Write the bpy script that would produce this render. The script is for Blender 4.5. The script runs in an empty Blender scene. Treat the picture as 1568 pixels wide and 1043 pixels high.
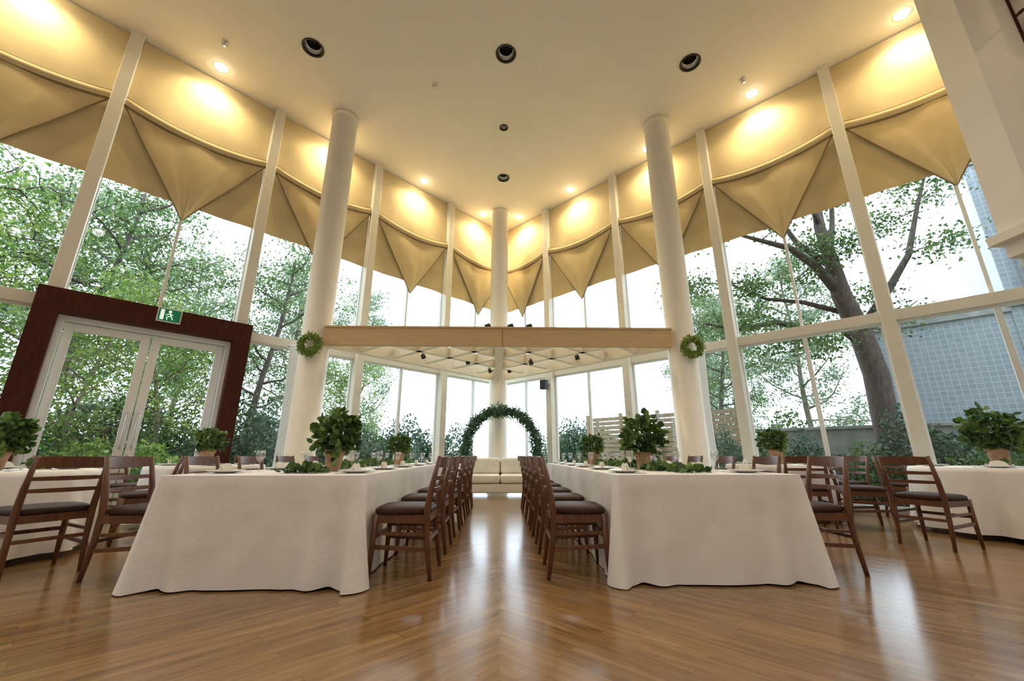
import bpy, math, random
import numpy as np
from mathutils import Vector, Matrix
random.seed(7); rng=np.random.default_rng(7)
C=math.sqrt(.5); H=7.83; D=12.0
scn=bpy.context.scene
try:
    scn.view_settings.view_transform='Standard'; scn.view_settings.look='None'; scn.view_settings.exposure=0
except Exception as e: print(e)

# ---------------------------------------------------------------- materials
def nt(name):
    m=bpy.data.materials.new(name); m.use_nodes=True
    t=m.node_tree; b=t.nodes['Principled BSDF']; return m,t,b
def mat(name,col,rough=.5,var=.08,scale=8,bump=0,bscale=60,metal=0,sheen=0,stretch=None,spec=None,trans=0):
    m,t,b=nt(name)
    tc=t.nodes.new('ShaderNodeTexCoord'); mp=t.nodes.new('ShaderNodeMapping')
    t.links.new(tc.outputs['Object'],mp.inputs[0])
    if stretch: mp.inputs['Scale'].default_value=stretch
    n=t.nodes.new('ShaderNodeTexNoise'); n.inputs['Scale'].default_value=scale; n.inputs['Detail'].default_value=4
    t.links.new(mp.outputs[0],n.inputs[0])
    r=t.nodes.new('ShaderNodeValToRGB')
    r.color_ramp.elements[0].position=.3; r.color_ramp.elements[1].position=.7
    r.color_ramp.elements[0].color=[c*(1-var) for c in col]+[1]
    r.color_ramp.elements[1].color=[min(1,c*(1+var)) for c in col]+[1]
    t.links.new(n.outputs['Fac'],r.inputs[0]); t.links.new(r.outputs[0],b.inputs['Base Color'])
    b.inputs['Roughness'].default_value=rough; b.inputs['Metallic'].default_value=metal
    if spec is not None: b.inputs['Specular IOR Level'].default_value=spec
    if bump:
        n2=t.nodes.new('ShaderNodeTexNoise'); n2.inputs['Scale'].default_value=bscale
        t.links.new(mp.outputs[0],n2.inputs[0])
        bp=t.nodes.new('ShaderNodeBump'); bp.inputs['Strength'].default_value=bump; bp.inputs['Distance'].default_value=.01
        t.links.new(n2.outputs['Fac'],bp.inputs['Height']); t.links.new(bp.outputs[0],b.inputs['Normal'])
    if trans:
        tr=t.nodes.new('ShaderNodeBsdfTranslucent'); t.links.new(r.outputs[0],tr.inputs[0])
        mx=t.nodes.new('ShaderNodeMixShader'); mx.inputs[0].default_value=trans
        t.links.new(b.outputs[0],mx.inputs[1]); t.links.new(tr.outputs[0],mx.inputs[2])
        t.links.new(mx.outputs[0],t.nodes['Material Output'].inputs[0])
    return m
def leafmat(name,c1,c2,c3,trans=.4):
    m,t,b=nt(name)
    g=t.nodes.new('ShaderNodeNewGeometry'); r=t.nodes.new('ShaderNodeValToRGB')
    e=r.color_ramp.elements; e[0].color=c1+(1,); e[1].color=c3+(1,); x=e.new(.5); x.color=c2+(1,)
    t.links.new(g.outputs['Random Per Island'],r.inputs[0]); t.links.new(r.outputs[0],b.inputs['Base Color'])
    b.inputs['Roughness'].default_value=.5
    tr=t.nodes.new('ShaderNodeBsdfTranslucent'); t.links.new(r.outputs[0],tr.inputs[0])
    mx=t.nodes.new('ShaderNodeMixShader'); mx.inputs[0].default_value=trans
    t.links.new(b.outputs[0],mx.inputs[1]); t.links.new(tr.outputs[0],mx.inputs[2])
    t.links.new(mx.outputs[0],t.nodes['Material Output'].inputs[0]); return m
def emit(name,col,s):
    m,t,b=nt(name); b.inputs['Base Color'].default_value=col+(1,)
    b.inputs['Emission Color'].default_value=col+(1,); b.inputs['Emission Strength'].default_value=s; return m

M_plaster=mat('cream_plaster',(.80,.76,.70),.7,.03,3)
M_ceil=mat('ceiling_plaster',(.83,.79,.725),.75,.02,1.5)
M_col=mat('column_paint',(.81,.765,.69),.5,.02,2)
M_post=mat('mullion_paint',(.72,.69,.61),.4,.03,5)
M_white=mat('white_aluminium',(.82,.82,.80),.35,.02,5)
M_shade=mat('tan_shade_fabric',(.66,.53,.30),.85,.05,2.5,.35,5,trans=.04)
M_shade2=mat('tan_shade_lining',(.58,.46,.25),.85,.06,2.5,.3,5,trans=.03)
M_hem=mat('shade_hem',(.24,.17,.08),.8,.05,4)
M_chair=mat('mahogany_wood',(.125,.048,.022),.33,.35,6,.1,40,stretch=(6,6,1))
M_seat=mat('brown_leather',(.045,.022,.016),.55,.2,12,.2,80,spec=.18)
M_doorw=mat('dark_red_wood',(.062,.017,.010),.5,.25,5,stretch=(6,6,1),spec=.12)
M_fascia=mat('oak_fascia',(.58,.40,.21),.45,.10,4,stretch=(1,8,14))
M_beam=mat('cream_beam',(.84,.78,.66),.5,.05,5)
M_sofa=mat('beige_upholstery',(.76,.70,.58),.8,.05,6,.2,120)
M_pot=mat('terracotta_clay',(.42,.25,.15),.8,.2,14,.3,40)
M_soil=mat('soil',(.04,.025,.015),.9,.3,30)
M_plate=mat('white_porcelain',(.85,.84,.82),.15,.01,5)
M_nap=mat('linen_napkin',(.80,.78,.72),.8,.04,20)
M_black=mat('black_metal',(.01,.01,.01),.4,.2,10)
M_steel=mat('brushed_steel',(.6,.6,.6),.3,.05,30,metal=1)
M_bark=mat('tree_bark',(.085,.065,.055),.9,.4,7,.8,18,stretch=(3,3,1))
M_bark2=mat('pale_bark',(.20,.16,.12),.9,.4,7,.8,18,stretch=(3,3,1))
M_fence=mat('weathered_fence_wood',(.36,.26,.18),.8,.25,6,stretch=(1,1,10))
M_stone=mat('garden_wall_concrete',(.30,.31,.30),.9,.25,3,.3,20)
M_grass=mat('garden_ground',(.16,.22,.08),.95,.5,3,.5,20)
M_green=emit('exit_green',(.0,.16,.07),.25)
M_exitw=emit('exit_white',(.8,.9,.8),.6)
M_lamp=emit('lamp_glow',(1,.90,.66),60)
M_curt=mat('sheer_fabric',(.82,.80,.76),.8,.03,6,trans=.5)
L_bright=leafmat('leaves_bright',(.07,.17,.025),(.18,.31,.055),(.40,.47,.12),.45)
L_mid=leafmat('leaves_mid',(.035,.09,.025),(.10,.19,.05),(.23,.30,.09),.4)
L_farhaze=leafmat('leaves_far_haze',(.11,.18,.11),(.21,.29,.17),(.38,.41,.26),.45)  # aerial haze put into the leaf colour: paler, bluer far trees
L_dark=leafmat('leaves_hedge',(.025,.065,.035),(.06,.12,.06),(.13,.20,.10),.3)
L_pot=leafmat('leaves_potted',(.018,.05,.012),(.06,.13,.025),(.17,.27,.06),.3)
L_arch=leafmat('leaves_arch',(.03,.085,.05),(.07,.16,.09),(.15,.27,.15),.2)
L_wreath=leafmat('leaves_wreath',(.06,.14,.02),(.20,.32,.05),(.50,.56,.16),.2)

# tablecloth w/ woven diamond damask
def clothmat():
    m,t,b=nt('white_damask_cloth')
    tc=t.nodes.new('ShaderNodeTexCoord'); mp=t.nodes.new('ShaderNodeMapping'); mp.inputs['Rotation'].default_value=(.785,.785,.785)
    t.links.new(tc.outputs['Object'],mp.inputs[0])
    w=t.nodes.new('ShaderNodeTexChecker'); w.inputs['Scale'].default_value=110
    t.links.new(mp.outputs[0],w.inputs[0])
    w.inputs['Color1'].default_value=(.82,.80,.805,1); w.inputs['Color2'].default_value=(.76,.74,.745,1)
    t.links.new(w.outputs[0],b.inputs['Base Color']); b.inputs['Roughness'].default_value=.75
    n=t.nodes.new('ShaderNodeTexNoise'); n.inputs['Scale'].default_value=3; t.links.new(tc.outputs['Object'],n.inputs[0])
    bp=t.nodes.new('ShaderNodeBump'); bp.inputs['Strength'].default_value=.45; bp.inputs['Distance'].default_value=.05
    t.links.new(n.outputs['Fac'],bp.inputs['Height']); t.links.new(bp.outputs[0],b.inputs['Normal'])
    return m
M_cloth=clothmat()

def floormat():
    m,t,b=nt('oak_plank_floor'); N=t.nodes; L=t.links
    tc=N.new('ShaderNodeTexCoord'); sp=N.new('ShaderNodeSeparateXYZ'); L.new(tc.outputs['Object'],sp.inputs[0])
    def mth(op,a,bb=None):
        n=N.new('ShaderNodeMath'); n.operation=op
        for i,v in enumerate((a,bb)):
            if v is None: continue
            if isinstance(v,(int,float)): n.inputs[i].default_value=v
            else: L.new(v,n.inputs[i])
        return n.outputs[0]
    ax=mth('ABSOLUTE',sp.outputs[0])
    al=mth('MULTIPLY',mth('SUBTRACT',sp.outputs[1],ax),C); ac=mth('MULTIPLY',mth('ADD',sp.outputs[1],ax),C)
    side=mth('MULTIPLY',mth('SIGN',sp.outputs[0]),17.3)
    cb=N.new('ShaderNodeCombineXYZ'); L.new(al,cb.inputs[0]); L.new(ac,cb.inputs[1])
    br=N.new('ShaderNodeTexBrick'); L.new(cb.outputs[0],br.inputs[0])
    br.inputs['Scale'].default_value=1; br.inputs['Brick Width'].default_value=1.3; br.inputs['Row Height'].default_value=.15
    br.inputs['Mortar Size'].default_value=.0014; br.inputs['Mortar Smooth'].default_value=.3; br.inputs['Bias'].default_value=0
    br.offset=.37; br.offset_frequency=2
    br.inputs['Color1'].default_value=(0,0,0,1); br.inputs['Color2'].default_value=(1,1,1,1); br.inputs['Mortar'].default_value=(.5,.5,.5,1)
    cg=N.new('ShaderNodeCombineXYZ'); L.new(mth('MULTIPLY',al,1.1),cg.inputs[0]); L.new(mth('MULTIPLY',ac,11),cg.inputs[1])
    L.new(mth('ADD',side,mth('MULTIPLY',br.outputs['Color'],9)),cg.inputs[2])
    ng=N.new('ShaderNodeTexNoise'); ng.inputs['Scale'].default_value=1.3; ng.inputs['Detail'].default_value=7; ng.inputs['Roughness'].default_value=.6; ng.inputs['Distortion'].default_value=.8
    L.new(cg.outputs[0],ng.inputs[0])
    r=N.new('ShaderNodeValToRGB'); e=r.color_ramp.elements
    e[0].position=.25; e[0].color=(.12,.062,.022,1); e[1].position=.78; e[1].color=(.38,.235,.105,1)
    x=e.new(.5); x.color=(.245,.137,.054,1)
    L.new(ng.outputs['Fac'],r.inputs[0])
    mx=N.new('ShaderNodeMix'); mx.data_type='RGBA'; mx.blend_type='MULTIPLY'; mx.inputs[0].default_value=1
    L.new(r.outputs[0],mx.inputs[6])
    r2=N.new('ShaderNodeValToRGB'); r2.color_ramp.elements[0].color=(.90,.88,.85,1); r2.color_ramp.elements[1].color=(1.0,1,1,1)
    L.new(br.outputs['Color'],r2.inputs[0]); L.new(r2.outputs[0],mx.inputs[7])
    m2=N.new('ShaderNodeMix'); m2.data_type='RGBA'; L.new(mth('MULTIPLY',br.outputs['Fac'],.5),m2.inputs[0]); L.new(mx.outputs[2],m2.inputs[6]); m2.inputs[7].default_value=(.07,.035,.015,1)
    L.new(m2.outputs[2],b.inputs['Base Color'])
    b.inputs['Specular IOR Level'].default_value=.75
    rr=N.new('ShaderNodeMapRange'); L.new(ng.outputs['Fac'],rr.inputs[0]); rr.inputs[3].default_value=.13; rr.inputs[4].default_value=.23
    L.new(rr.outputs[0],b.inputs['Roughness'])
    bp=N.new('ShaderNodeBump'); bp.inputs['Strength'].default_value=.08; bp.inputs['Distance'].default_value=.004
    L.new(ng.outputs['Fac'],bp.inputs['Height']); L.new(bp.outputs[0],b.inputs['Normal'])
    return m
M_floor=floormat()
def glassmat():
    m=bpy.data.materials.new('window_glass'); m.use_nodes=True; t=m.node_tree; t.nodes.clear()
    o=t.nodes.new('ShaderNodeOutputMaterial'); a=t.nodes.new('ShaderNodeBsdfTransparent'); a.inputs[0].default_value=(.97,.98,.98,1)
    g=t.nodes.new('ShaderNodeBsdfGlossy'); g.inputs['Roughness'].default_value=.02
    mx=t.nodes.new('ShaderNodeMixShader'); mx.inputs[0].default_value=.04
    t.links.new(a.outputs[0],mx.inputs[1]); t.links.new(g.outputs[0],mx.inputs[2]); t.links.new(mx.outputs[0],o.inputs[0]); return m
M_glass=glassmat()
def tilemat():
    m,t,b=nt('grey_tile_facade')
    tc=t.nodes.new('ShaderNodeTexCoord'); sp=t.nodes.new('ShaderNodeSeparateXYZ'); cb=t.nodes.new('ShaderNodeCombineXYZ')
    t.links.new(tc.outputs['Object'],sp.inputs[0]); t.links.new(sp.outputs[0],cb.inputs[0]); t.links.new(sp.outputs[2],cb.inputs[1])
    br=t.nodes.new('ShaderNodeTexBrick'); t.links.new(cb.outputs[0],br.inputs[0]); br.offset=0
    br.inputs['Scale'].default_value=1; br.inputs['Brick Width'].default_value=.12; br.inputs['Row Height'].default_value=.12; br.inputs['Mortar Size'].default_value=.009
    br.inputs['Color1'].default_value=(.25,.30,.34,1); br.inputs['Color2'].default_value=(.30,.345,.39,1); br.inputs['Mortar'].default_value=(.40,.44,.48,1)
    t.links.new(br.outputs[0],b.inputs['Base Color']); b.inputs['Roughness'].default_value=.5; return m
M_tile=tilemat()

# ---------------------------------------------------------------- mesh builder
class MB:
    def __init__(s): s.v=[]; s.f=[]; s.m=[]; s.s=[]; s.T=Matrix.Identity(4)
    def add(s,vs,fs,m=0,smooth=False):
        o=len(s.v)
        T=s.T
        s.v+= [tuple(T@Vector(p)) for p in vs]
        s.f+= [tuple(i+o for i in f) for f in fs]; s.m+=[m]*len(fs); s.s+=[smooth]*len(fs)
    def box(s,a,b,m=0):
        x0,y0,z0=a; x1,y1,z1=b
        s.add([(x0,y0,z0),(x1,y0,z0),(x1,y1,z0),(x0,y1,z0),(x0,y0,z1),(x1,y0,z1),(x1,y1,z1),(x0,y1,z1)],
          [(0,3,2,1),(4,5,6,7),(0,1,5,4),(1,2,6,5),(2,3,7,6),(3,0,4,7)],m)
    def beam(s,p0,p1,w,h,m=0,w1=None,h1=None,up=(0,0,1)):
        p0=Vector(p0);p1=Vector(p1);d=(p1-p0).normalized(); u=Vector(up)
        sx=d.cross(u)
        if sx.length<1e-3: sx=d.cross(Vector((0,1,0)))
        sx.normalize(); uz=sx.cross(d)
        w1=w if w1 is None else w1; h1=h if h1 is None else h1
        vs=[]
        for p,a,b in((p0,w,h),(p1,w1,h1)):
            for i,j in((-1,-1),(1,-1),(1,1),(-1,1)): vs.append(p+sx*a/2*i+uz*b/2*j)
        s.add(vs,[(0,1,2,3),(7,6,5,4),(0,4,5,1),(1,5,6,2),(2,6,7,3),(3,7,4,0)],m)
    def tube(s,path,rad,n=8,m=0,caps=True,squash=1):
        path=[Vector(p) for p in path]; vs=[]
        px=None
        for i,p in enumerate(path):
            d=(path[min(i+1,len(path)-1)]-path[max(i-1,0)]).normalized()
            if px is None:
                px=d.orthogonal().normalized()
            px=(px-d*px.dot(d)).normalized(); py=d.cross(px)
            r=rad[i] if hasattr(rad,'__len__') else rad
            for k in range(n):
                a=2*math.pi*k/n; vs.append(p+px*r*math.cos(a)+py*r*math.sin(a)*squash)
        fs=[]
        for i in range(len(path)-1):
            for k in range(n):
                a=i*n+k; b=i*n+(k+1)%n; fs.append((a,b,b+n,a+n))
        if caps: fs.append(tuple(range(n))[::-1]); fs.append(tuple(range((len(path)-1)*n,len(path)*n)))
        s.add(vs,fs,m,True)
    def lathe(s,prof,n=32,m=0,c=(0,0,0)):
        vs=[];fs=[]
        for r,z in prof:
            for k in range(n):
                a=2*math.pi*k/n; vs.append((c[0]+r*math.cos(a),c[1]+r*math.sin(a),c[2]+z))
        for i in range(len(prof)-1):
            for k in range(n):
                a=i*n+k;b=i*n+(k+1)%n; fs.append((a,b,b+n,a+n))
        s.add(vs,fs,m,True)
    def grid(s,fn,nu,nv,m=0):
        vs=[fn(i/nu,j/nv) for j in range(nv+1) for i in range(nu+1)]
        fs=[(j*(nu+1)+i,j*(nu+1)+i+1,(j+1)*(nu+1)+i+1,(j+1)*(nu+1)+i) for j in range(nv) for i in range(nu)]
        s.add(vs,fs,m,True)
    def leaves(s,P,size,m=0,kind='kite',flat=0.0,outward=None):
        P=np.asarray(P); n=len(P)
        a=rng.normal(size=(n,3)); 
        if outward is not None: a=a*.6+outward
        a/=np.linalg.norm(a,axis=1)[:,None]+1e-9
        nn=rng.normal(size=(n,3)); nn[:,2]+=flat
        b=np.cross(a,nn); b/=np.linalg.norm(b,axis=1)[:,None]+1e-9
        cc=np.cross(a,b)
        sz=size*rng.uniform(.6,1.3,n)[:,None]
        if kind=='kite':
            q=[P,P+a*sz*.5+b*sz*.28+cc*sz*.06,P+a*sz,P+a*sz*.5-b*sz*.28+cc*sz*.06]
        else:
            q=[P,P+a*sz*.25+b*sz*.42+cc*sz*.08,P+a*sz*.75+b*sz*.36+cc*sz*.08,P+a*sz*1.0,P+a*sz*.75-b*sz*.36+cc*sz*.08,P+a*sz*.25-b*sz*.42+cc*sz*.08]
        k=len(q); V=np.stack(q,1).reshape(-1,3)
        o=len(s.v); s.v+=list(map(tuple,V.tolist()))
        s.f+=[tuple(range(o+i*k,o+i*k+k)) for i in range(n)]; s.m+=[m]*n; s.s+=[False]*n
    def mesh(s,name,mats):
        me=bpy.data.meshes.new(name); me.from_pydata(s.v,[],s.f)
        for x in mats: me.materials.append(x)
        me.polygons.foreach_set('material_index',s.m); me.polygons.foreach_set('use_smooth',s.s); me.update(); return me
    def obj(s,name,mats,loc=(0,0,0),rz=0,bevel=0,solid=0,sub=0,parent=None,scale=1):
        return place(name,s.mesh(name,mats),loc,rz,bevel,solid,sub,parent,scale)
def place(name,me,loc=(0,0,0),rz=0,bevel=0,solid=0,sub=0,parent=None,scale=1):
    o=bpy.data.objects.new(name,me); scn.collection.objects.link(o); o.location=loc; o.rotation_euler=(0,0,rz)
    o.scale=(scale,)*3 if not hasattr(scale,'__len__') else scale
    if solid: x=o.modifiers.new('s','SOLIDIFY'); x.thickness=solid
    if bevel: x=o.modifiers.new('b','BEVEL'); x.width=bevel; x.segments=2; x.limit_method='ANGLE'
    if sub: x=o.modifiers.new('u','SUBSURF'); x.levels=sub; x.render_levels=sub
    if parent: o.parent=parent
    return o

# ---------------------------------------------------------------- shell
poly=[(0,12.0),(-9.6,2.4),(-9.6,-5),(9.6,-5),(9.6,2.4)]
def slab(name,z0,z1,m,grow=0):
    b=MB(); n=len(poly)
    P=[(x*(1+grow*.01),y*(1+grow*.012)) for x,y in poly]
    b.add([(x,y,z0) for x,y in P]+[(x,y,z1) for x,y in P],[tuple(range(n))[::-1],tuple(range(n,2*n))]+[(i,(i+1)%n,(i+1)%n+n,i+n) for i in range(n)])
    return b.obj(name,[m])
slab('floor',-.15,0,M_floor,2)
ceil=slab('ceiling',H,H+.3,M_ceil,2)
cans=[(-3.40,5.66,.165),(0.03,5.69,.165),(3.43,5.78,.165),(0,7.41,.085),(0,9.11,.14)]
cut=MB()
for x,y,r in cans:
    cut.lathe([(0,-.1),(r,-.1),(r,.25),(0,.25)],32,0,(x,y,H))
co=cut.obj('cutter',[M_ceil])
bm=ceil.modifiers.new('b','BOOLEAN'); bm.object=co; bm.operation='DIFFERENCE'; bm.solver='EXACT'
dg=bpy.context.evaluated_depsgraph_get(); me=bpy.data.meshes.new_from_object(ceil.evaluated_get(dg))
ceil.modifiers.clear(); ceil.data=me; bpy.data.objects.remove(co)
for x,y,r in cans:
    b=MB()
    b.lathe([(r*1.12,.0),(r*1.12,-.012),(r*.96,-.012),(r*.94,.02),(r*.8,.2),(r*.4,.22),(0,.22)],32,0)
    b.lathe([(r*.93,.03),(r*.80,.10),(r*.74,.10)],32,1)
    b.lathe([(r*.3,.21),(r*.3,.12),(0,.10)],20,2)
    b.obj('recessed_downlight',[M_black,M_steel,M_black],(x,y,H))
for x,y in((-4.9,5.6),(4.6,6.1),(-1.35,6.35)):
    b=MB(); b.lathe([(0.05,0),(.05,-.01),(.02,-.02),(.02,-.05),(.04,-.055),(0,-.06)],20); b.obj('fire_sprinkler',[M_steel],(x,y,H-.002))

b=MB(); b.box((-9.8,-5.2,0),(9.8,-5,H)); b.obj('wall_back',[M_plaster])
b=MB(); b.box((-9.8,-5,0),(-9.6,2.4,H)); b.obj('wall_left',[M_plaster])
b=MB(); b.box((9.6,-5,0),(9.8,2.4,H)); b.obj('wall_right',[M_plaster])

def wp(side,s,d,z=0):
    return ((-1 if side=='L' else 1)*(s+d)*C, D-(s-d)*C, z)
ROT={'L':math.radians(225),'R':math.radians(135)}
edgesL=[1.6*k/C for k in range(7)]
edgesR=[0]+[(1.57*k-.22)/C for k in range(1,6)]+[9.6/C]
TR0,TR1=2.86,3.02; SB=5.03
def window(n,side,s0,s1,door=False):
    w=s1-s0; sm=(s0+s1)/2; hw=w/2
    b=MB()
    b.box((-hw,-.05,TR0),(hw,.10,TR1),0)
    b.box((-hw,-.05,H-.15),(hw,.05,H),0)
    def sash(x0,x1,z0,z1,t=.045):
        b.box((x0,-.03,z0),(x1,.03,z0+t),1); b.box((x0,-.03,z1-t),(x1,.03,z1),1)
        b.box((x0,-.028,z0+t),(x0+t,.028,z1-t),1); b.box((x1-t,-.028,z0+t),(x1,.028,z1-t),1)
        b.add([(x0+t,0,z0+t),(x1-t,0,z0+t),(x1-t,0,z1-t),(x0+t,0,z1-t)],[(0,1,2,3)],2)
    e=.08
    for x0,x1 in((-hw+e,0),(0,hw-e)):
        sash(x0,x1,TR1,H-.15,.022)
        if not door: sash(x0,x1,.1,TR0,.032)
    if not door: b.box((-hw,-.06,0),(hw,.12,.1),0)
    b.obj('window_%d'%n,[M_post,M_white,M_glass],wp(side,sm,0),ROT[side])
def shade(side,s0,s1):
    w=s1-s0-.18; hw=w/2; sm=(s0+s1)/2; b=MB(); ph=rng.uniform(0,6)
    def sag(u): return 6.54-.17*(1-abs(2*u-1)**2.0)
    def yb(u): return .12+.03*math.sin(math.pi*u)
    b.grid(lambda u,v:((u-.5)*w, .08+(yb(u)-.08)*v+.014*math.sin(9*u+4*v+ph)*math.sin(math.pi*v), (H-.02)+(sag(u)-(H-.02))*v),24,14,0)
    BH=.15
    b.grid(lambda u,v:((u-.5)*w,yb(u)+.04+.035*math.sin(math.pi*v),sag(u)-BH*v),24,6,0)
    for dz,r in((.0,.016),(-BH,.022)):
        b.tube([((u/24-.5)*w,yb(u/24)+.03,sag(u/24)+dz) for u in range(25)],r,6,2)
    b.grid(lambda u,v:((u-.5)*w,.09+.016*math.sin(14*u+ph)*v,(sag(u)-.02)+(SB-(sag(u)-.02))*v),36,8,1)
    def pen(u,v):
        t=(2*u-1)
        zt=sag(.5+.5*t)-BH
        x=t*hw*(1-v)
        fold=.02*math.sin(5*t+3*v+ph)+.035*math.exp(-((abs(t)-.5)/.1)**2)*v*(1-v)*2+.02*math.exp(-((t-.1*math.sin(ph))/.07)**2)*v
        return (x,yb(u)+.03+.03*math.sin(math.pi*v)*(1-t*t)-.02*v+fold*(1-abs(t)),zt+(4.72-zt)*v)
    b.grid(pen,36,18,0)
    for t in(-1,1):
        b.tube([pen(.5+.5*t,v/18*.995) for v in range(19)],.011,6,2)
    b.obj('roman_shade',[M_shade,M_shade2,M_hem],wp(side,sm,0),ROT[side],solid=0)
n=0;tn=0
for side,E in(('L',edgesL),('R',edgesR)):
    for k in range(len(E)-1):
        n+=1; window(n,side,E[k],E[k+1],door=(side=='L' and k==3)); shade(side,E[k],E[k+1])
    for k,s in enumerate(E):
        if k==0: continue
        tn+=1; b=MB(); b.box((-.085,-.08,0),(.085,.22,H)); b.box((-.11,.0,6.3),(.11,.05,H))
        b.obj('trim_%d'%tn,[M_post],wp(side,s,0),ROT[side],bevel=.008)
tn+=1; b=MB(); b.box((-.12,-.28,0),(.12,.05,H)); b.obj('trim_%d'%tn,[M_post],(0,D,0),bevel=.01)

# door
sd=(edgesL[3]+edgesL[4])/2; b=MB()
jo,ji,dh,dt=1.28,1.03,2.75,3.09
b.box((-jo,.0,0),(-ji,.34,dh),0); b.box((ji,.0,0),(jo,.34,dh),0); b.box((-jo,.0,dh),(jo,.34,dt),0)
b.box((-ji,.02,0),(-ji+.07,.2,dh),1); b.box((ji-.07,.02,0),(ji,.2,dh),1); b.box((-ji+.07,.02,dh-.07),(ji-.07,.2,dh),1)
for sx in(-1,1):
    def bx(x0,x1,y0,y1,z0,z1,m):
        b.box((min(sx*x0,sx*x1),y0,z0),(max(sx*x0,sx*x1),y1,z1),m)
    L0,L1=.008,ji-.08
    bx(L0,L0+.11,.05,.11,.02,dh-.08,1); bx(L1-.10,L1,.05,.11,.02,dh-.08,1)
    bx(L0+.11,L1-.10,.05,.11,.02,.2,1); bx(L0+.11,L1-.10,.05,.11,dh-.19,dh-.08,1)
    b.add([(sx*(L0+.11),.08,.2),(sx*(L1-.10),.08,.2),(sx*(L1-.10),.08,dh-.19),(sx*(L0+.11),.08,dh-.19)],[(0,1,2,3)],2)
    b.tube([(sx*.065,.11,.95),(sx*.065,.17,.98),(sx*.065,.17,1.42),(sx*.065,.11,1.45)],.014,8,3)
b.obj('door_1',[M_doorw,M_white,M_glass,M_steel],wp('L',sd,0),ROT['L'],bevel=.006)
b=MB(); b.box((-.15,.0,-.11),(.15,.04,.11),0); b.box((-.136,.04,-.096),(.136,.046,.096),1)
b.T=Matrix.Scale(1.15,4)@Matrix.Translation((0,-.006,0))
b.tube([(0,.05,.05),(0.001,.055,.05)],.018,10,2)
b.beam((0,.053,.03),(-.015,.053,-.015),.03,.008,2); b.beam((-.015,.053,-.01),(.03,.053,-.03),.018,.008,2); b.beam((.03,.053,-.03),(.02,.053,-.07),.016,.008,2)
b.beam((-.015,.053,-.01),(-.04,.053,-.06),.018,.008,2); b.beam((0,.053,.02),(.04,.053,.0),.012,.008,2); b.beam((0,.053,.02),(-.035,.053,.005),.012,.008,2)
b.box((.06,.05,-.07),(.10,.055,.07),2)
b.obj('exit_sign',[M_white,M_green,M_exitw],wp('L',sd-.12,-.345,2.97),ROT['L'])

# bulkhead right
b=MB(); b.box((5.34,3.45,3.12),(8.3,3.8,H),0); b.box((5.26,3.38,3.02),(8.3,3.86,3.12),0); b.box((5.36,3.47,2.86),(8.3,3.8,3.02),0); b.box((5.46,3.5,2.74),(8.3,3.78,2.86),0)
b.box((5.98,3.42,5.4),(8.0,3.45,H),1); b.tube([(6.1,3.42,5.9),(6.1,3.36,5.9),(6.1,3.36,6.9),(6.1,3.42,6.9)],.02,8,2)
b.obj('trim_bulkhead',[M_plaster,M_doorw,M_steel],bevel=.01)

# columns
for x,y,r in((-3.40,7.24,.25),(3.32,7.24,.25),(-.1,10.69,.24)):
    b=MB(); b.lathe([(0,0),(r+.03,0),(r+.03,.1),(r,.11),(r,H-.12),(r+.005,H-.12),(r+.02,H-.11),(r+.02,H),(0,H)],48,0)
    b.obj('round_column',[M_col],(x,y,0))

# canopy
b=MB(); z0,z1=2.73,3.08
b.box((-3.17,7.02,z0),(-.006,7.12,z1),0); b.box((.006,7.02,z0),(3.07,7.12,z1),0); b.box((-3.17,7.0,z1-.03),(3.07,7.02,z1),0); b.box((-.006,7.04,z0),(.006,7.1,z1),0)
zb=z0+.16
b.beam((-3.2,7.2,zb),(-.28,10.5,zb),.12,.3,1); b.beam((3.1,7.2,zb),(.1,10.5,zb),.12,.3,1)
b.beam((-.05,7.12,zb-.03),(-.1,10.42,zb-.03),.18,.26,1)
for a in(-2.1,-1.05,0,1.05,2.1):
    for sgn in(1,-1):
        aa=a*sgn; t=(3.2-aa)/2
        b.beam((sgn*aa,7.12,zb-.02),(sgn*(aa+t)-.05,7.12+t,zb-.02),.11,.2,1)
for x,y in((-1.6,8.0),(-.75,8.5),(.6,8.5),(1.5,8.0),(-.3,9.4),(.15,9.4)):
    b.tube([(x,y,z0+.12),(x,y,z0+.06)],.012,6,2); b.tube([(x,y,z0+.08),(x+.03,y+.03,z0-.01)],.045,12,2)
for x,y in((-.28,7.3),(.15,7.3),(.5,7.3)):
    b.tube([(x,y,z1-.1),(x,y,z1+.08)],.012,6,2); b.tube([(x-.05,y,z1+.09),(x+.05,y,z1+.13)],.04,12,2)
b.obj('wooden_canopy',[M_fascia,M_beam,M_black])
# wall speaker
b=MB(); b.box((-.09,.10,-.12),(.09,.24,.12),0); b.box((-.03,0,-.03),(.03,.10,.03),0)
b.obj('wall_speaker',[M_black,M_steel],wp('R',edgesR[1],-.22,2.6),ROT['R'],bevel=.01)

# ---------------------------------------------------------------- lamps
def spot(loc,power,col,size=2.6,r=.06):
    l=bpy.data.lights.new('downlight_or_fill_spot','SPOT'); l.energy=power; l.color=col; l.spot_size=size; l.spot_blend=.9; l.shadow_soft_size=r
    o=bpy.data.objects.new('downlight_or_fill_spot',l); scn.collection.objects.link(o); o.location=loc; return o
def ringlamp(x,y):
    b=MB(); b.lathe([(.115,0),(.115,-.008),(.105,-.008),(.10,-.004)],24,0); b.lathe([(.10,-.004),(.07,-.03),(0,-.04)],24,1)
    return b.obj('ceiling_lamp_or_fill',[M_steel,M_lamp],(x,y,H-.001))
for side,E in(('L',edgesL),('R',edgesR)):
    for k in range(len(E)-1):
        s=(E[k]+E[k+1])/2+(.15 if k==0 else 0)
        x,y,_=wp(side,s,-.44)
        ringlamp(x,y); spot((x,y,H-.06),185,(1,.80,.46),2.7)
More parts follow.
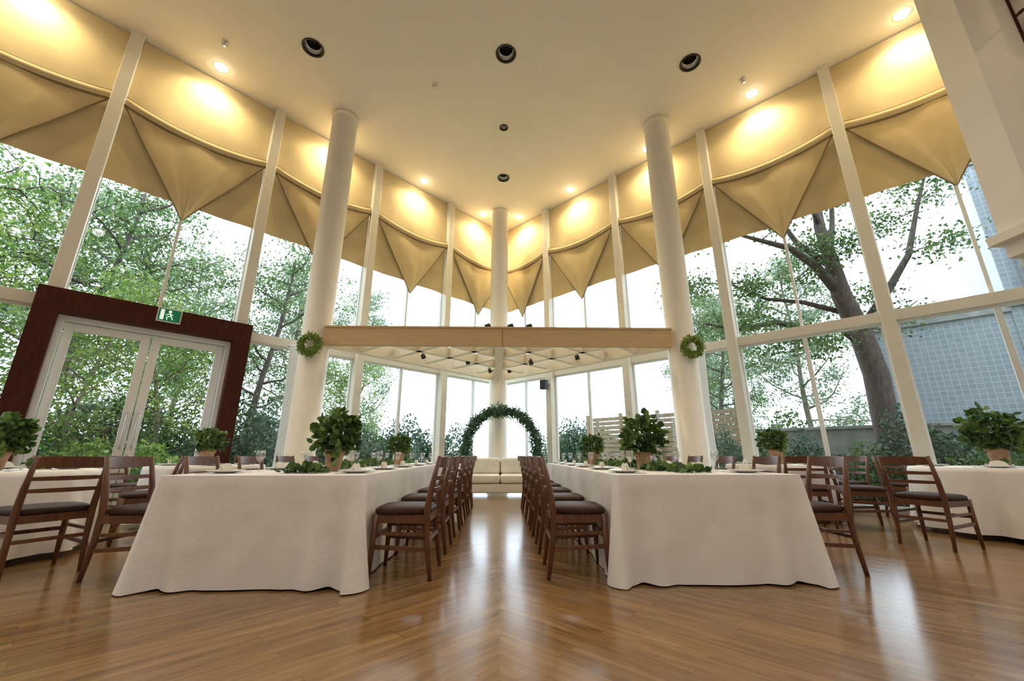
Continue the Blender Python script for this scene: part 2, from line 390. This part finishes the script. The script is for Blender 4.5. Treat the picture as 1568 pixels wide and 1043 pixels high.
for x,y in((-6,-1),(0,-1),(6,-1),(-6,-3.6),(0,-3.6),(6,-3.6),(-3,1.2),(3,1.2)):  # unseen lamps above and behind the camera, added as interior fill
    ringlamp(x,y); spot((x,y,H-.06),190,(1,.92,.84),2.6,.15)

# ---------------------------------------------------------------- furniture
def chair_mesh():
    b=MB(); w=.21
    for sx in(-1,1):
        b.tube([(sx*w*1.0,-.235,0),(sx*w,-.20,.25),(sx*w,-.19,.45),(sx*w,-.215,.62),(sx*(w-.005),-.265,.845)],[.015,.020,.025,.022,.015],8,0,squash=1)
        b.tube([(sx*(w+.005),.20,0),(sx*w,.19,.22),(sx*w,.18,.44)],[.014,.021,.025],8,0)
        b.beam((sx*w,-.19,.405),(sx*w,.18,.405),.025,.055,0)
        b.beam((sx*w,-.20,.20),(sx*w,.19,.22),.02,.028,0)
        b.beam((sx*w,-.20,.30),(sx*w,.185,.31),.018,.022,0)
    b.beam((-w,.18,.405),(w,.18,.405),.025,.055,0); b.beam((-w,-.19,.405),(w,-.19,.405),.025,.055,0)
    b.beam((-w,.19,.28),(w,.19,.28),.02,.028,0); b.beam((-w,-.205,.26),(w,-.205,.26),.02,.025,0)
    def rail(zc,h,y0,bow,th=.02):
        N=12; vs=[]
        for i in range(N+1):
            t=i/N*2-1; x=t*w; y=y0-bow*(1-t*t); hh=h*(.8+.2*(1-t*t)); dy=-.05*(h)
            vs+=[(x,y-th/2+dy*-1,zc-hh/2),(x,y+th/2+dy*-1,zc-hh/2),(x,y+th/2+dy,zc+hh/2),(x,y-th/2+dy,zc+hh/2)]
        fs=[(0,1,2,3),tuple(N*4+k for k in(3,2,1,0))]
        for i in range(N):
            for k in range(4):
                a=i*4+k;c=i*4+(k+1)%4; fs.append((a,a+4,c+4,c))
        b.add(vs,fs,0)
    rail(.80,.085,-.255,.035); rail(.685,.032,-.232,.03,.016); rail(.60,.032,-.212,.025,.016)
    def cu(u,v):
        a=2*math.pi*u; e=4.5
        cx=abs(math.cos(a))**(2/e)*math.copysign(1,math.cos(a)); sy=abs(math.sin(a))**(2/e)*math.copysign(1,math.sin(a))
        pr=[(0,.432),(.97,.432),(1.03,.447),(1.02,.468),(.93,.482),(.5,.49),(0,.492)]
        r,z=pr[int(round(v*6))]
        return (cx*r*(w+.015)*(1+.05*sy*r),sy*r*.205-.0,z)
    b.grid(cu,48,6,1)
    return b.mesh('dining_chair',[M_chair,M_seat])
CH=chair_mesh()
def chair(x,y,face):
    place('dining_chair',CH,(x,y,0),math.radians(face-90)+random.uniform(-.04,.04))
for i in range(6):
    y=3.44+.8*i
    chair(-.73,y,180); chair(.58,y,0)
    chair(-2.69,y+.02,0); chair(2.45,y+.05,180)

def rect_table(x0,x1,y0,y1,ht=.715):
    cx,cy=(x0+x1)/2,(y0+y1)/2; hw,hl=(x1-x0)/2,(y1-y0)/2; R=.03
    corners=[(hw,-hl),(hw,hl),(-hw,hl),(-hw,-hl)]
    P=[]
    arc=0
    for k in range(4):
        c0=corners[k]; c1=corners[(k+1)%4]; d=Vector((c1[0]-c0[0],c1[1]-c0[1])); L=d.length; d/=L; nrm=Vector((d.y,-d.x))
        prev=corners[k-1]; dp=Vector((c0[0]-prev[0],c0[1]-prev[1])).normalized(); np_=Vector((dp.y,-dp.x))
        cc=Vector(c0)-np_*R-nrm*R
        for i in range(9):
            t=i/9; nn=(np_*math.cos(t*math.pi/2)+nrm*math.sin(t*math.pi/2)); P.append((cc+nn*R,nn,0,arc))
        m=max(20,int(L/.02))
        for i in range(m):
            u=R+(L-2*R)*i/m
            P.append((Vector(c0)+d*u,nrm,min(u,L-u),arc+u))
        arc+=L
    b=MB(); NL=18; n=len(P); vs=[]
    for j in range(NL+1):
        f=j/NL
        for p,nn,dc,a in P:
            off=.008+f*(.014+.009*math.sin(a*5.1+x0*7)+.006*math.sin(a*13.7+2*f)) 
            off+=f**1.1*(.085*math.exp(-(dc/.05)**2)-.035*math.exp(-((dc-.15)/.04)**2)+.022*math.exp(-((dc-.27)/.05)**2)-.012*math.exp(-((dc-.38)/.04)**2))
            z=ht-.004-f*(ht-.012)+ (f*.004*math.sin(a*2.3)) + f*.010*math.exp(-((dc-.16)/.06)**2)
            if j==0: off=0; z=ht
            if j==1: off=max(off*.5,.008)
            vs.append((p.x+nn.x*off,p.y+nn.y*off,max(z,.004)))
    fs=[(j*n+i,j*n+(i+1)%n,(j+1)*n+(i+1)%n,(j+1)*n+i) for j in range(NL) for i in range(n)]
    fs=[f[::-1] for f in fs]
    b.add(vs,fs,0,True); b.add([v for v in vs[:n]],[tuple(range(n))],0)
    b.box((-hw+.03,-hl+.03,ht-.04),(hw-.03,hl-.03,ht-.006),1)
    for sx in(-1,1):
        for sy in(-1,0,1): b.tube([(sx*(hw-.12),sy*(hl-.12),0),(sx*(hw-.12),sy*(hl-.12),ht-.04)],.025,8,1)
    b.obj('banquet_table',[M_cloth,M_chair],(cx,cy,0))
rect_table(-2.38,-.98,3.04,7.75)
rect_table(.82,2.19,3.08,7.75)
def round_table(x,y,r,ht=.72):
    b=MB(); ph=random.uniform(0,6)
    def f(u,v):
        a=2*math.pi*u
        if v<.3: 
            rr=r*v/.3; return (rr*math.cos(a),rr*math.sin(a),ht)
        g=(v-.3)/.7
        rr=r+.008*(g>0)+g*(.04+.055*math.sin(11*a+ph)*g**.5+.02*math.sin(23*a+ph))
        return (rr*math.cos(a),rr*math.sin(a),ht-g*(ht-.06))
    b.grid(lambda u,v:f(u,v*1.0),160,20,0)
    b.tube([(0,0,.03),(0,0,ht-.03)],.05,12,1); b.lathe([(0,0),(.3,0),(.3,.02),(.05,.05)],24,1)
    b.lathe([(0,ht-.03),(r-.02,ht-.03),(r-.02,ht-.008),(0,ht-.008)],40,1)
    b.obj('round_dining_table',[M_cloth,M_chair],(x,y,0))
RT=[(-4.6,3.95,.75),(-4.05,6.0,.68),(5.75,4.8,.78),(4.15,6.35,.68)]
for t in RT: round_table(*t)
def ch_at(t,ang,r):
    x=t[0]+r*math.cos(math.radians(ang)); y=t[1]+r*math.sin(math.radians(ang)); chair(x,y,ang+180)
ch_at(RT[0],-24,1.18); ch_at(RT[0],42,1.12); ch_at(RT[0],118,1.1); ch_at(RT[0],200,1.15)
ch_at(RT[1],180,1.05); ch_at(RT[1],100,1.03)
ch_at(RT[2],200,1.55); ch_at(RT[2],158,1.35); ch_at(RT[2],90,1.15); ch_at(RT[2],300,1.15)
ch_at(RT[3],250,1.08); ch_at(RT[3],2,1.02)

# plants
def pot_mesh(seed,H0=.45,R=.2,nl=420,ls=.065):
    b=MB(); ph=.17
    b.lathe([(0,0),(.052,0),(.056,.01),(.074,ph-.035),(.083,ph-.032),(.086,ph),(.076,ph),(.072,ph-.02),(0,ph-.02)],28,0)
    b.lathe([(.071,ph-.018),(0,ph-.012)],28,1)
    cz=ph+(H0-ph)*.42
    P=[]; O=[]
    while len(P)<nl:
        v=rng.normal(size=3); v/=np.linalg.norm(v); az=math.atan2(v[1],v[0]); rad=rng.uniform(.45,1)**.6*(1+.16*math.sin(3*az+seed)+.12*math.sin(7*az+3*v[2]))
        p=np.array([v[0]*R*rad,v[1]*R*rad,cz+v[2]*(H0-ph)*.58*rad])
        if p[2]<ph-.06 : continue
        if np.hypot(p[0],p[1])<.09 and p[2]<ph: continue
        P.append(p);O.append(v*[1,1,.5])
    for i in range(24):
        p=P[i]; b.tube([(0,0,ph-.02),(p[0]*.4,p[1]*.4,ph+(p[2]-ph)*.6),tuple(p)],.003,4,3)
    b.leaves(P,ls,2,'hex',outward=np.array(O))
    return b.mesh('potted_plant',[M_pot,M_soil,L_pot,L_pot])
PM=[pot_mesh(1,.47,.175,520,.06),pot_mesh(2,.52,.19,540,.06),pot_mesh(3,.40,.14,320,.05)]
Z=.724; ZT=.717
for m,x,y,s,z in((0,-1.50,3.84,1.08,ZT),(1,1.42,4.24,1.0,ZT),(2,-1.5,6.24,1.05,ZT),(2,1.35,6.24,1.05,ZT),(2,-4.0,5.85,1.2,Z),(2,4.15,6.3,1.25,Z),(0,-4.5,3.9,1.0,Z),(1,5.85,4.85,1.25,Z)):
    place('potted_plant',PM[m],(x,y,z),random.uniform(0,6),scale=s)
def sprig(x,y,lx,ly,z=ZT,n=90,s=.055,hz=.06):
    P=np.stack([rng.uniform(-lx,lx,n)+.06*np.sin(rng.uniform(0,6,n)),rng.uniform(-ly,ly,n),rng.uniform(.004,hz,n)],1)
    b=MB(); b.leaves(P,s,0,'hex',flat=.8)
    b.v=[(a,c,max(z_,.003)) for a,c,z_ in b.v]
    b.obj('ivy_garland',[L_pot],(x,y,z))
sprig(-1.56,3.46,.13,.14,n=120,hz=.05); sprig(-1.66,5.0,.08,.9,n=330); sprig(1.47,3.86,.14,.16,n=140); sprig(1.47,5.3,.08,.85,n=320); sprig(1.48,7.0,.08,.6,n=200); sprig(-1.66,7.0,.08,.6,n=200)
sprig(1.5,3.4,.12,.1,n=50,hz=.04)
sprig(-4.3,4.1,.1,.1,Z,40); sprig(5.5,4.6,.12,.1,Z,40)
def plate():
    b=MB(); b.lathe([(0,.004),(.06,.004),(.065,0),(.07,.002),(.125,.016),(.135,.019),(.134,.022),(.07,.008),(0,.008)],36,0)
    N=8
    for i in range(N):
        t=(i/(N-1)*2-1); a=t*.9
        b.beam((t*.02,0,.009),(math.sin(a)*.065,.0+.012*(-1)**i,.009+math.cos(a)*.06),.05,.006,1,.07,.006,up=(0,1,0))
    b.box((-.19,-.09,0),(-.178,.1,.003),2); b.box((.178,-.09,0),(.19,.1,.003),2); b.box((.20,-.09,0),(.208,.1,.003),2)
    return b.mesh('dinner_plate',[M_plate,M_nap,M_steel])
PL=plate()
def glass():
    b=MB(); b.lathe([(0,0),(.032,0),(.033,.003),(.005,.008),(.004,.075),(.02,.09),(.034,.115),(.036,.14),(.031,.175),(.029,.175),(.034,.14),(.03,.112),(0,.09)],20,0); return b.mesh('wine_glass',[M_gl2])
M_gl2=M_glass.copy(); M_gl2.name='drinking_glass'
for nd in M_gl2.node_tree.nodes:
    if nd.type=='MIX_SHADER': nd.inputs[0].default_value=.18
GL=glass()
for i in range(6):
    y=3.44+.8*i
    for x,r in((-1.16,90),(-2.18,-90),(1.0,-90),(1.99,90)):
        place('dinner_plate',PL,(x,y,ZT),math.radians(r))
        place('wine_glass',GL,(x+(-.12 if r>0 else .12),y+.24,ZT))
for t in RT:
    for a in(40,130,220,310):
        place('dinner_plate',PL,(t[0]+(t[2]-.25)*math.cos(math.radians(a)),t[1]+(t[2]-.25)*math.sin(math.radians(a)),Z),math.radians(a+90))

# arch
b=MB(); R=.86; zc=1.06
path=[(-R,0,0),(-R,0,.5)]+[(R*math.cos(a),0,zc+R*math.sin(a)) for a in np.linspace(math.pi,0,25)]+[(R,0,.5),(R,0,0)]
b.tube(path,.05,8,1)
P=[]
L=[zc,math.pi*R,zc]; 
for i in range(11000):
    u=rng.uniform(0,sum(L))
    if u<L[0]: c=np.array([-R,0,u])
    elif u<L[0]+L[1]: a=math.pi-(u-L[0])/R; c=np.array([R*math.cos(a),0,zc+R*math.sin(a)])
    else: c=np.array([R,0,u-L[0]-L[1]])
    v=rng.normal(size=3); v/=np.linalg.norm(v); v[1]*=.7; q=c+v*.155*rng.uniform(.3,1.1)*(1+.15*math.sin(u*9)); q[2]=max(q[2],.05); P.append(q)
b.leaves(P,.06,0); b.v=[(x,y,max(z,.0)) for x,y,z in b.v]
b.obj('leafy_wedding_arch',[L_arch,L_arch],(0.0,10.26,0))

# wreaths
for x,y in((-3.34,6.90),(3.36,6.90)):
    b=MB(); R=.15; b.tube([(R*math.cos(a),0,R*math.sin(a)) for a in np.linspace(0,2*math.pi,30)],.04,8,0)
    P=[]
    for i in range(1600):
        a=rng.uniform(0,6.283); v=rng.normal(size=3); v/=np.linalg.norm(v); P.append(np.array([R*math.cos(a),0,R*math.sin(a)])+v*.066*rng.uniform(.4,1.1))
    b.leaves(P,.042,0); b.v=[(x_,min(y_,.075),z_) for x_,y_,z_ in b.v]
    b.obj('leaf_wreath',[L_wreath],(x,y,2.70))

# sofa
so=bpy.data.objects.new('sofa',None); scn.collection.objects.link(so); so.location=(-.03,9.63,0)
def part(name,boxes,bev,mt=M_sofa):
    b=MB(); [b.box(p,q) for p,q in boxes]; o=b.obj(name,[mt],bevel=bev,parent=so); o.modifiers['b'].segments=4
    for p in o.data.polygons: p.use_smooth=True
    return o
part('base',[((-1.0,-.32,.07),(1.0,.36,.26))],.03)
part('seat_cushions',[((-.86,-.36,.27),(-.005,.16,.45)),((.005,-.36,.27),(.86,.16,.45))],.05)
part('back_cushions',[((-.86,.08,.44),(-.005,.3,.80)),((.005,.08,.44),(.86,.3,.80))],.07)
part('backrest',[((-1.0,.26,.1),(1.0,.38,.74))],.04)
part('armrests',[((-1.04,-.34,.07),(-.87,.36,.58)),((.87,-.34,.07),(1.04,.36,.58))],.05)
part('feet',[((sx*.9-.03,sy*.28-.03,0),(sx*.9+.03,sy*.28+.03,.08)) for sx in(-1,1) for sy in(-1,1)],.005,M_chair)

# sheer curtains next to columns
for x,y,side in((-3.86,7.5,1),(3.76,7.5,-1)):
    b=MB()
    b.grid(lambda u,v:((u-.5)*.26*(1-.25*math.sin(math.pi*min(1,v*1.1))),.035*math.sin(u*28),2.8*(1-v)+.02),60,14,0)
    b.tube([(-.16,0,2.83),(.16,0,2.83)],.012,8,1)
    b.obj('sheer_curtain',[M_curt,M_steel],(x,y,0))

# ---------------------------------------------------------------- garden
b=MB(); b.box((-60,-30,-.4),(60,80,-.16)); b.obj('ground',[M_grass])
def curve(p0,d,L,n,wig,lift):
    pts=[np.array(p0,float)]; d=np.array(d,float); d/=np.linalg.norm(d)
    for i in range(n):
        d=d+rng.normal(size=3)*wig+np.array([0,0,lift]); d/=np.linalg.norm(d); pts.append(pts[-1]+d*L/n)
    return pts
def grow(b,branches,nleaf,ls,sig,mleaf=1,keep=None):
    tips=[]
    for pts,r0 in branches:
        n=len(pts); b.tube([tuple(p) for p in pts],[r0*(1-.8*i/(n-1)) for i in range(n)],7,0)
        for i in range(1,n):
            for q in range(2):
                dd=rng.normal(size=3); dd[2]*=.5
                if rng.random()<i/n+.2:
                    tw=curve(pts[i],dd,rng.uniform(.6,1.4),4,.25,.04)
                    if keep and not all(keep(p) for p in tw): continue
                    b.tube([tuple(p) for p in tw],[.02*(1-.2*k) for k in range(5)],4,0,False)
                    tips+=tw[2:]
    tips=np.array(tips); idx=rng.integers(0,len(tips),nleaf)
    P=tips[idx]+rng.normal(size=(nleaf,3))*sig*np.array([1,1,.6])
    P[:,2]=np.maximum(P[:,2],.1)
    if keep: P=np.array([p for p in P if keep(p)])
    b.leaves(P,ls,mleaf,flat=.6)
def tree(h,cb,nb,bl,nleaf,ls,r,lm,bark):
    b=MB(); tr=curve((0,0,-.2),(rng.normal()*.08,rng.normal()*.08,1),h,9,.07,.1); br=[]
    b.tube([tuple(p) for p in tr],[r*(1-.085*i) for i in range(10)],9,0)
    for i in range(nb):
        t=cb+(1-cb)*(i+.5)/nb; f=t*9; k=min(int(f),8); p=tr[k]+(tr[k+1]-tr[k])*(f-k)
        a=i*2.4+rng.uniform(-.4,.4); L=bl*(1-.5*(t-cb)/(1-cb))
        br.append((curve(p,(math.cos(a),math.sin(a),.35),L,6,.16,.06),r*.35))
    grow(b,br,nleaf,ls,.27); return b.mesh('garden_tree',[bark,lm])
T=[tree(8.5,.22,13,2.8,9500,.12,.14,L_bright,M_bark),tree(9.5,.3,14,2.8,10500,.12,.16,L_mid,M_bark),
   tree(6,.2,11,2.2,7500,.11,.09,L_bright,M_bark2),tree(10.5,.25,15,3.2,11000,.15,.15,L_farhaze,M_bark2)]
def put(side,s,d,k,sc):
    x,y,_=wp(side,s,d); place('garden_tree',T[k],(x,y,-.15),random.uniform(0,6.28),scale=sc)
for a in(('L',1.5,13,3,.95),('L',4.5,8,1,.9),('L',7,12,1,1.0),('L',7.0,5.6,2,.85),('L',9.3,8,1,1.0),('L',8.6,3.8,2,.75),('L',11,5.5,0,1),('L',13,9,1,1),('L',10,15,3,1.1),
         ('L',15,6,0,1),('L',-3,15,3,1),('L',12.5,3.6,2,.9),
         ('R',1.5,13,3,.85),('R',3.2,9,1,.75),('R',5.5,13,3,.9),('R',1,20,3,1),('L',5,19,3,1.1),('L',2.2,6,2,.75),('R',12.2,2.6,2,.5)):
    put(*a)
# the big dark tree on the right
b=MB(); bx,by=8.35,8.8
def bp(pts,r): return ([np.array(p,float) for p in pts],r)
b.tube([(bx+.05,by,-.3),(bx,by,.3),(bx-.02,by,1.6),(bx+.02,by,2.6),(bx-.1,by,3.5),(bx-.35,by,4.5),(bx-.45,by-.05,5.4),(bx-.5,by,6.3),(bx-.4,by,7.5)],[.36,.27,.24,.24,.23,.20,.15,.12,.07],14,0)
brs=[bp([(bx,by,3.2),(bx-.6,by,3.75),(bx-1.3,by+.1,3.7),(bx-2.0,by+.1,3.85),(bx-2.8,by+.3,3.7),(bx-3.5,by+.4,3.9)],.13),
 bp([(bx-.35,by,4.5),(bx-.9,by-.1,5.2),(bx-1.5,by-.2,5.6),(bx-2.2,by-.2,5.8),(bx-3.0,by,6.2)],.13),
 bp([(bx-.4,by,5.2),(bx-.9,by+.3,6.0),(bx-1.4,by+.3,7.0),(bx-1.7,by+.4,8.0)],.09),
 bp([(bx-.1,by,3.6),(bx+.5,by-.3,4.5),(bx+1.0,by-.5,5.3),(bx+1.3,by-.7,6.4),(bx+1.7,by-.8,7.4)],.11),
 bp([(bx-.4,by,5.6),(bx+.1,by+.3,6.5),(bx+.3,by+.3,7.5),(bx+.8,by+.3,8.5)],.09),
 bp([(bx-.2,by,4.0),(bx-.9,by+.5,4.5),(bx-1.6,by+.8,4.7),(bx-2.4,by+1.0,5.2),(bx-3.2,by+1.2,5.3)],.07),
 bp([(bx,by,3.3),(bx+.5,by+.4,3.8),(bx+1.1,by+.5,4.0),(bx+1.8,by+.3,4.5)],.06),
 bp([(bx-.5,by,6.3),(bx-1.1,by-.5,7.2),(bx-2,by-.7,7.8)],.07)]
grow(b,brs,14000,.10,.27,keep=lambda p:13.0<p[0]+p[1]<18.9); b.obj('camphor_tree',[M_bark,L_mid])
# shrubs
def shrub(nl,ls,lm,sz):
    b=MB(); v=rng.normal(size=(nl,3)); v/=np.linalg.norm(v,axis=1)[:,None]; rr=rng.uniform(.5,1.0,nl)[:,None]**.5*(1+.15*np.sin(5*v[:,:1])+.12*np.sin(7*v[:,1:2]+1))
    P=v*rr*np.array(sz); P[:,2]=np.abs(P[:,2])
    for i in range(14): p=P[i]; b.tube([(0,0,-.1),(p[0]*.5,p[1]*.5,p[2]*.6),tuple(p*.95)],.015,5,0)
    b.leaves(P,ls,1,flat=.4); return b.mesh('garden_shrub',[M_bark,lm])
S=[shrub(4500,.11,L_dark,(1,1,1.9)),shrub(3500,.13,L_bright,(1,1,1.3)),shrub(3500,.10,L_mid,(.9,.9,1.5))]
def ps(side,s,d,k,sc):
    x,y,_=wp(side,s,d); place('garden_shrub',S[k],(x,y,-.16),random.uniform(0,6.28),scale=sc)
for i in range(12): ps('L',-1.5+i*1.25,4.3+.5*math.sin(i*2.1),0 if i<7 else 2,1.0+.12*math.sin(i*1.7))
for i in range(7): ps('L',7.2+i*1.2,2.4+.5*math.sin(i*2.6),1,.85+.15*math.sin(i*3))
for i in range(12): ps('L',0+i*1.5,7.5+.6*math.sin(i),0 if i%2 else 2,1.4)
for i in range(3): ps('R',-1.8+i*.7,5.2,0,1.1)
for i in range(8): ps('R',5.2+i*.85,2.6+.2*math.sin(i*2),2 if i%2 else 0,.78+.12*math.sin(i*2))
for i in range(4): ps('R',9.5+i*1.2,1.7,1 if i%2 else 2,.8)
for i in range(5): ps('R',i*1.8-2,8.5,2,1.5)
# fence
b=MB()
for i in range(15): b.box((-2.6,-.015,.05+i*.145),(2.6,.015,.17+i*.145))
for i in range(5): b.box((-2.6+i*1.275,.015,-.1),(-2.5+i*1.275,.1,2.3))
b.obj('wooden_fence',[M_fence],wp('R',2.9,4.0,-.1),ROT['R'])
b=MB(); b.box((-2.6,-.1,-.2),(2.6,.1,1.55)); b.box((-2.65,-.14,1.55),(2.65,.14,1.63)); b.obj('garden_wall',[M_stone],wp('R',8.1,4.3,-.1),ROT['R'],bevel=.01)
# neighbouring building
b=MB(); b.box((-8,-5,-.2),(-0,0,14),0); b.box((0,-5,-.2),(2.4,-.02,3.9),0); b.box((-8,0,4.0),(.05,.06,4.25),1); b.box((-8,0,7.6),(.05,.06,7.8),1)
b.tube([(-.35,.1,0),(-.35,.1,14)],.06,8,1)
for i in range(3): b.box((-3.0-i*2,.0,5.0),(-1.8-i*2,.04,6.6),2)
b.box((0,-.1,3.9),(2.45,.04,4.02),1)
b.obj('tiled_building',[M_tile,M_stone,M_glass],wp('R',10.6,5.2),ROT['R'])

# ---------------------------------------------------------------- world & camera
w=bpy.data.worlds.new('World'); scn.world=w; w.use_nodes=True
t=w.node_tree; bg=t.nodes['Background']; bg.inputs[0].default_value=(.74,.87,1.0,1); bg.inputs[1].default_value=4.7
cd=bpy.data.cameras.new('camera'); cam=bpy.data.objects.new('camera',cd); scn.collection.objects.link(cam)
cd.sensor_width=36; cd.lens=14.35; cd.clip_end=300
cam.location=(0,0,.85); cam.rotation_euler=(math.radians(90+15.73),0,math.radians(-1.4)); scn.camera=cam
